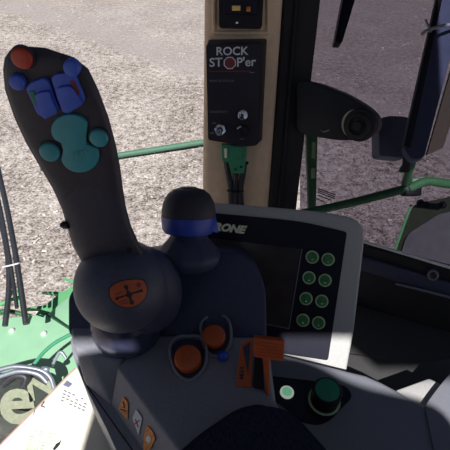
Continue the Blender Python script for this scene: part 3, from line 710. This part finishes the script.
def rbutton(px, py, rpx, m, h=.004, ringm=None, lab=None):
    r = (FC(px + rpx, py) - FC(px - rpx, py)).length / 2; n_ = FC.nrm(px, py)
    mb = MB(); mb.lathe(FC(px, py), n_, [(r, -.003), (r, h * .6), (r * .93, h * .88), (r * .8, h), (r * .4, h * 1.08), (.0004, h * 1.1)], 32); b = mb.build('button', m, lv, sharp=60)
    if ringm:
        mb = MB(); mb.lathe(FC(px, py), n_, [(r * 1.16, -.002), (r * 1.14, .0008), (r * 1.05, .0010), (r * 1.03, 0)], 32); mb.build('bezel', ringm, b)
    if lab: b['label'] = lab
rbutton(22.8, 57.6, 10.6, 'red', .004, 'face', 'red round button')
rbutton(18.3, 81.3, 8.0, 'blue', .0045, None, 'blue round button at the left edge')
rbutton(72.3, 67.2, 8.4, 'blue', .0045, None, 'blue round button at the right edge')
rbutton(50.3, 151.3, 10.0, 'teal', .004, 'face', 'left teal round button')
rbutton(99.3, 137.3, 9.4, 'teal', .004, 'face', 'right teal round button')
def rocker(poly, lip, inlay, im, lab):
    mb = MB(); plate(mb, FC, rnd(poly, 2.5, 3), .0048, -.002); r_ = mb.build('rocker_switch', 'blue', lv, .0012); r_['label'] = lab
    mb = MB(); plate(mb, FC, rnd(lip, 2.5, 3), .0048, .0015); mb.build('thumb_ridge', 'blue', r_, .0014)
    mb = MB(); plate(mb, FC, inlay, .0012, .0024); mb.build('inlay', im, r_)
rocker([(26.5, 87), (31, 81.5), (44.5, 76.8), (49.5, 80), (60, 108.5), (54, 114), (46, 117.5), (38, 113), (34.5, 105)], [(37, 93), (40, 90.5), (51, 88.5), (59.5, 110), (46, 116.5), (43.5, 110)], [(30.5, 90.5), (35, 89), (39.5, 101), (36, 104)], 'dialgreen', 'left blue rocker switch with green mark')
rocker([(52, 77), (55, 73.5), (70, 71.5), (76, 75), (85.5, 98), (83, 104), (70, 111.5), (64, 110), (58, 98)], [(57.5, 88), (60, 85), (71, 83.5), (75, 87), (83.5, 102), (70, 110.5), (64.5, 109)], [(71, 80), (75.5, 79), (81, 92), (77.5, 95)], 'darkred', 'right blue rocker switch with red mark')
pn = []
for i in range(17): 
    a = math.radians(150 + 195 * i / 16 - 8); pn.append((70.5 + 18.8 * math.cos(a), 127 + 15.2 * math.sin(a) * 1.05 + 2))
pn += [(86.8, 137), (86.5, 143)]
for i in range(17):
    a = math.radians(-28 + 195 * i / 16); pn.append((80.5 + 19 * math.cos(a), 155 + 16.6 * math.sin(a)))
pn += [(63.6, 149), (61.8, 142)]
mb = MB(); plate(mb, FC, pn, .0048, -.002); pk = mb.build('rocker_switch', 'teal', lv, .0012); pk['label'] = 'teal figure-eight rocker switch'
mb = MB()
for k in range(4): plate(mb, FC, stroke((73 + k * 4.6, 157.5 - k * .9), (74.2 + k * 4.6, 152 - k * .9), 1.3), .0006, .0032)
plate(mb, FC, stroke((74, 151), (87, 148.6), .8), .0006, .0032); mb.build('marks', 'tealmark', pk)
mb = MB(); mb.ellipsoid(bc, RT * brd, V((0, brd, 0)), V((0, 0, brd)), 48, 28); bl_ = mb.build('ball', 'lever', lv, sharp=80)
sh = rnd([(109.5, 288, 4), (118, 282), (133, 279.5), (143, 280, 3), (146.5, 287, 4), (146, 296, 5), (139, 304, 6), (128, 308, 6), (116, 304, 6), (110, 297, 4)], 5, 3)
so = [(128 + (x - 128) * 1.07, 293.5 + (y - 293.5) * 1.09) for x, y in sh]
mb = MB(); curved(mb, BS, so, .0004); dcal = mb.build('emblem', 'print_black', bl_); dcal['label'] = 'orange shield emblem with black lever cross'
mb = MB(); curved(mb, BS, sh, .0008); mb.build('shield', 'orangedk', dcal)
mb = MB()
for a, b, w in (((126, 287), (131.5, 302), 2.4), ((117, 298), (141, 290.5), 1.9)): curved(mb, BS, stroke(a, b, w), .0014)
for x, y, r in ((126, 287, 2.2), (131.6, 302, 2.2), (117, 298.5, 1.5), (141, 290.5, 1.5), (129, 294.5, 3)): curved(mb, BS, circ(x, y, r, None, 12), .0014)
mb.build('cross', 'print_black', dcal)
mb = MB(); curved(mb, BS, circ(138.5, 285, 2.2, None, 12), .0014); mb.build('dot', 'darkred', dcal)
mb = MB()
for a, b in (((115, 294.5), (122, 291.5)), ((118.5, 302), (127, 299.5)), ((121, 304), (128, 302))): curved(mb, BS, stroke(a, b, .8), .0012)
mb.build('fine_lines', 'darkred', dcal)
mb = MB(); mb.lathe(T(128.5, 331), (0, 0, 1), [(.038, -.005), (.0425, .003), (.044, .014), (.0435, .026), (.040, .038), (.031, .050), (.02, .055)], 40); mb.build('boot', 'boot', lv, sharp=60)
mb = MB(); mb.lathe(P(64.5, 225, .448), (P(60, 225, .448) - P(64.5, 225, .448)), [(.004, -.004), (.004, .001), (.002, .004)], 12); mb.build('trigger', 'black', lv)
mb = MB(); mb.lathe(P(129.5, 250, .452), -FW, [(.003, 0), (.003, .0015), (.0015, .002)], 12); mb.build('screw', 'black', lv)

kn = thing('mini_joystick', P(190, 252, .555), 'dome shaped black mini joystick with blue band on the hump', 'joystick')
o = P(188.5, 253.5, .545); ax = V((.02, .5, .86)).normalized()
mb = MB(); mb.lathe(o, ax, [(.030, -.018), (.0395, -.008), (.0405, -.001), (.031, .012), (.0235, .020), (.021, .028)], 10); mb.build('gaiter', 'navy', kn, .003, 3, 50)
mb = MB(); mb.lathe(o, ax, [(.018, .026), (.029, .0265), (.0318, .031), (.0330, .046), (.0320, .0465)], 40); mb.build('band', 'blueband', kn, sharp=50)
mb = MB(); mb.lathe(o, ax, [(.0325, .0455), (.0322, .053), (.0300, .063), (.0250, .072), (.0180, .0775), (.011, .0795), (.009, .0797)], 40); dm = mb.build('dome', 'face', kn, sharp=50)
mb = MB(); mb.lathe(o, ax, [(.009, .078), (.009, .0805), (.007, .0808)], 24); mb.build('top_cap', 'navy', dm)
q = o + ax * .028
mb = MB(); mb.prism([q + RT * .024 - FW * .018, q - ax * .003 + RT * .036 - FW * .008, q + ax * .017 + RT * .0325 - FW * .006], FW * .016); mb.build('thumb_lip', 'blueband', kn, .002)

# ================================================================== LIGHT
SAZ, SEL = math.radians(184), math.radians(50)
def sun_dir(): return V((math.sin(SAZ) * math.cos(SEL), math.cos(SAZ) * math.cos(SEL), math.sin(SEL)))
sd = bpy.data.lights.new('sun', 'SUN'); so_ = bpy.data.objects.new('sun', sd); COL.objects.link(so_)
sd.energy = 6.3; sd.color = (1, .98, .95); sd.angle = math.radians(.6)
so_.rotation_euler = sun_dir().to_track_quat('Z', 'Y').to_euler(); so_.location = (0, 0, 8)
w = bpy.data.worlds.new('world'); S.world = w; w.use_nodes = True; nt = w.node_tree
sk = nt.nodes.new('ShaderNodeTexSky'); sk.sky_type = 'NISHITA'; sk.sun_disc = False; sk.sun_elevation = SEL; sk.sun_rotation = SAZ
nt.links.new(sk.outputs[0], nt.nodes['Background'].inputs[0]); nt.nodes['Background'].inputs[1].default_value = .032
for o in bpy.data.objects:
    if '_o' in o: del o['_o']
S.view_settings.view_transform = 'Standard'; S.view_settings.look = 'None'; S.view_settings.gamma = 1; S.view_settings.use_curve_mapping = False
S.view_settings.exposure = 0.1
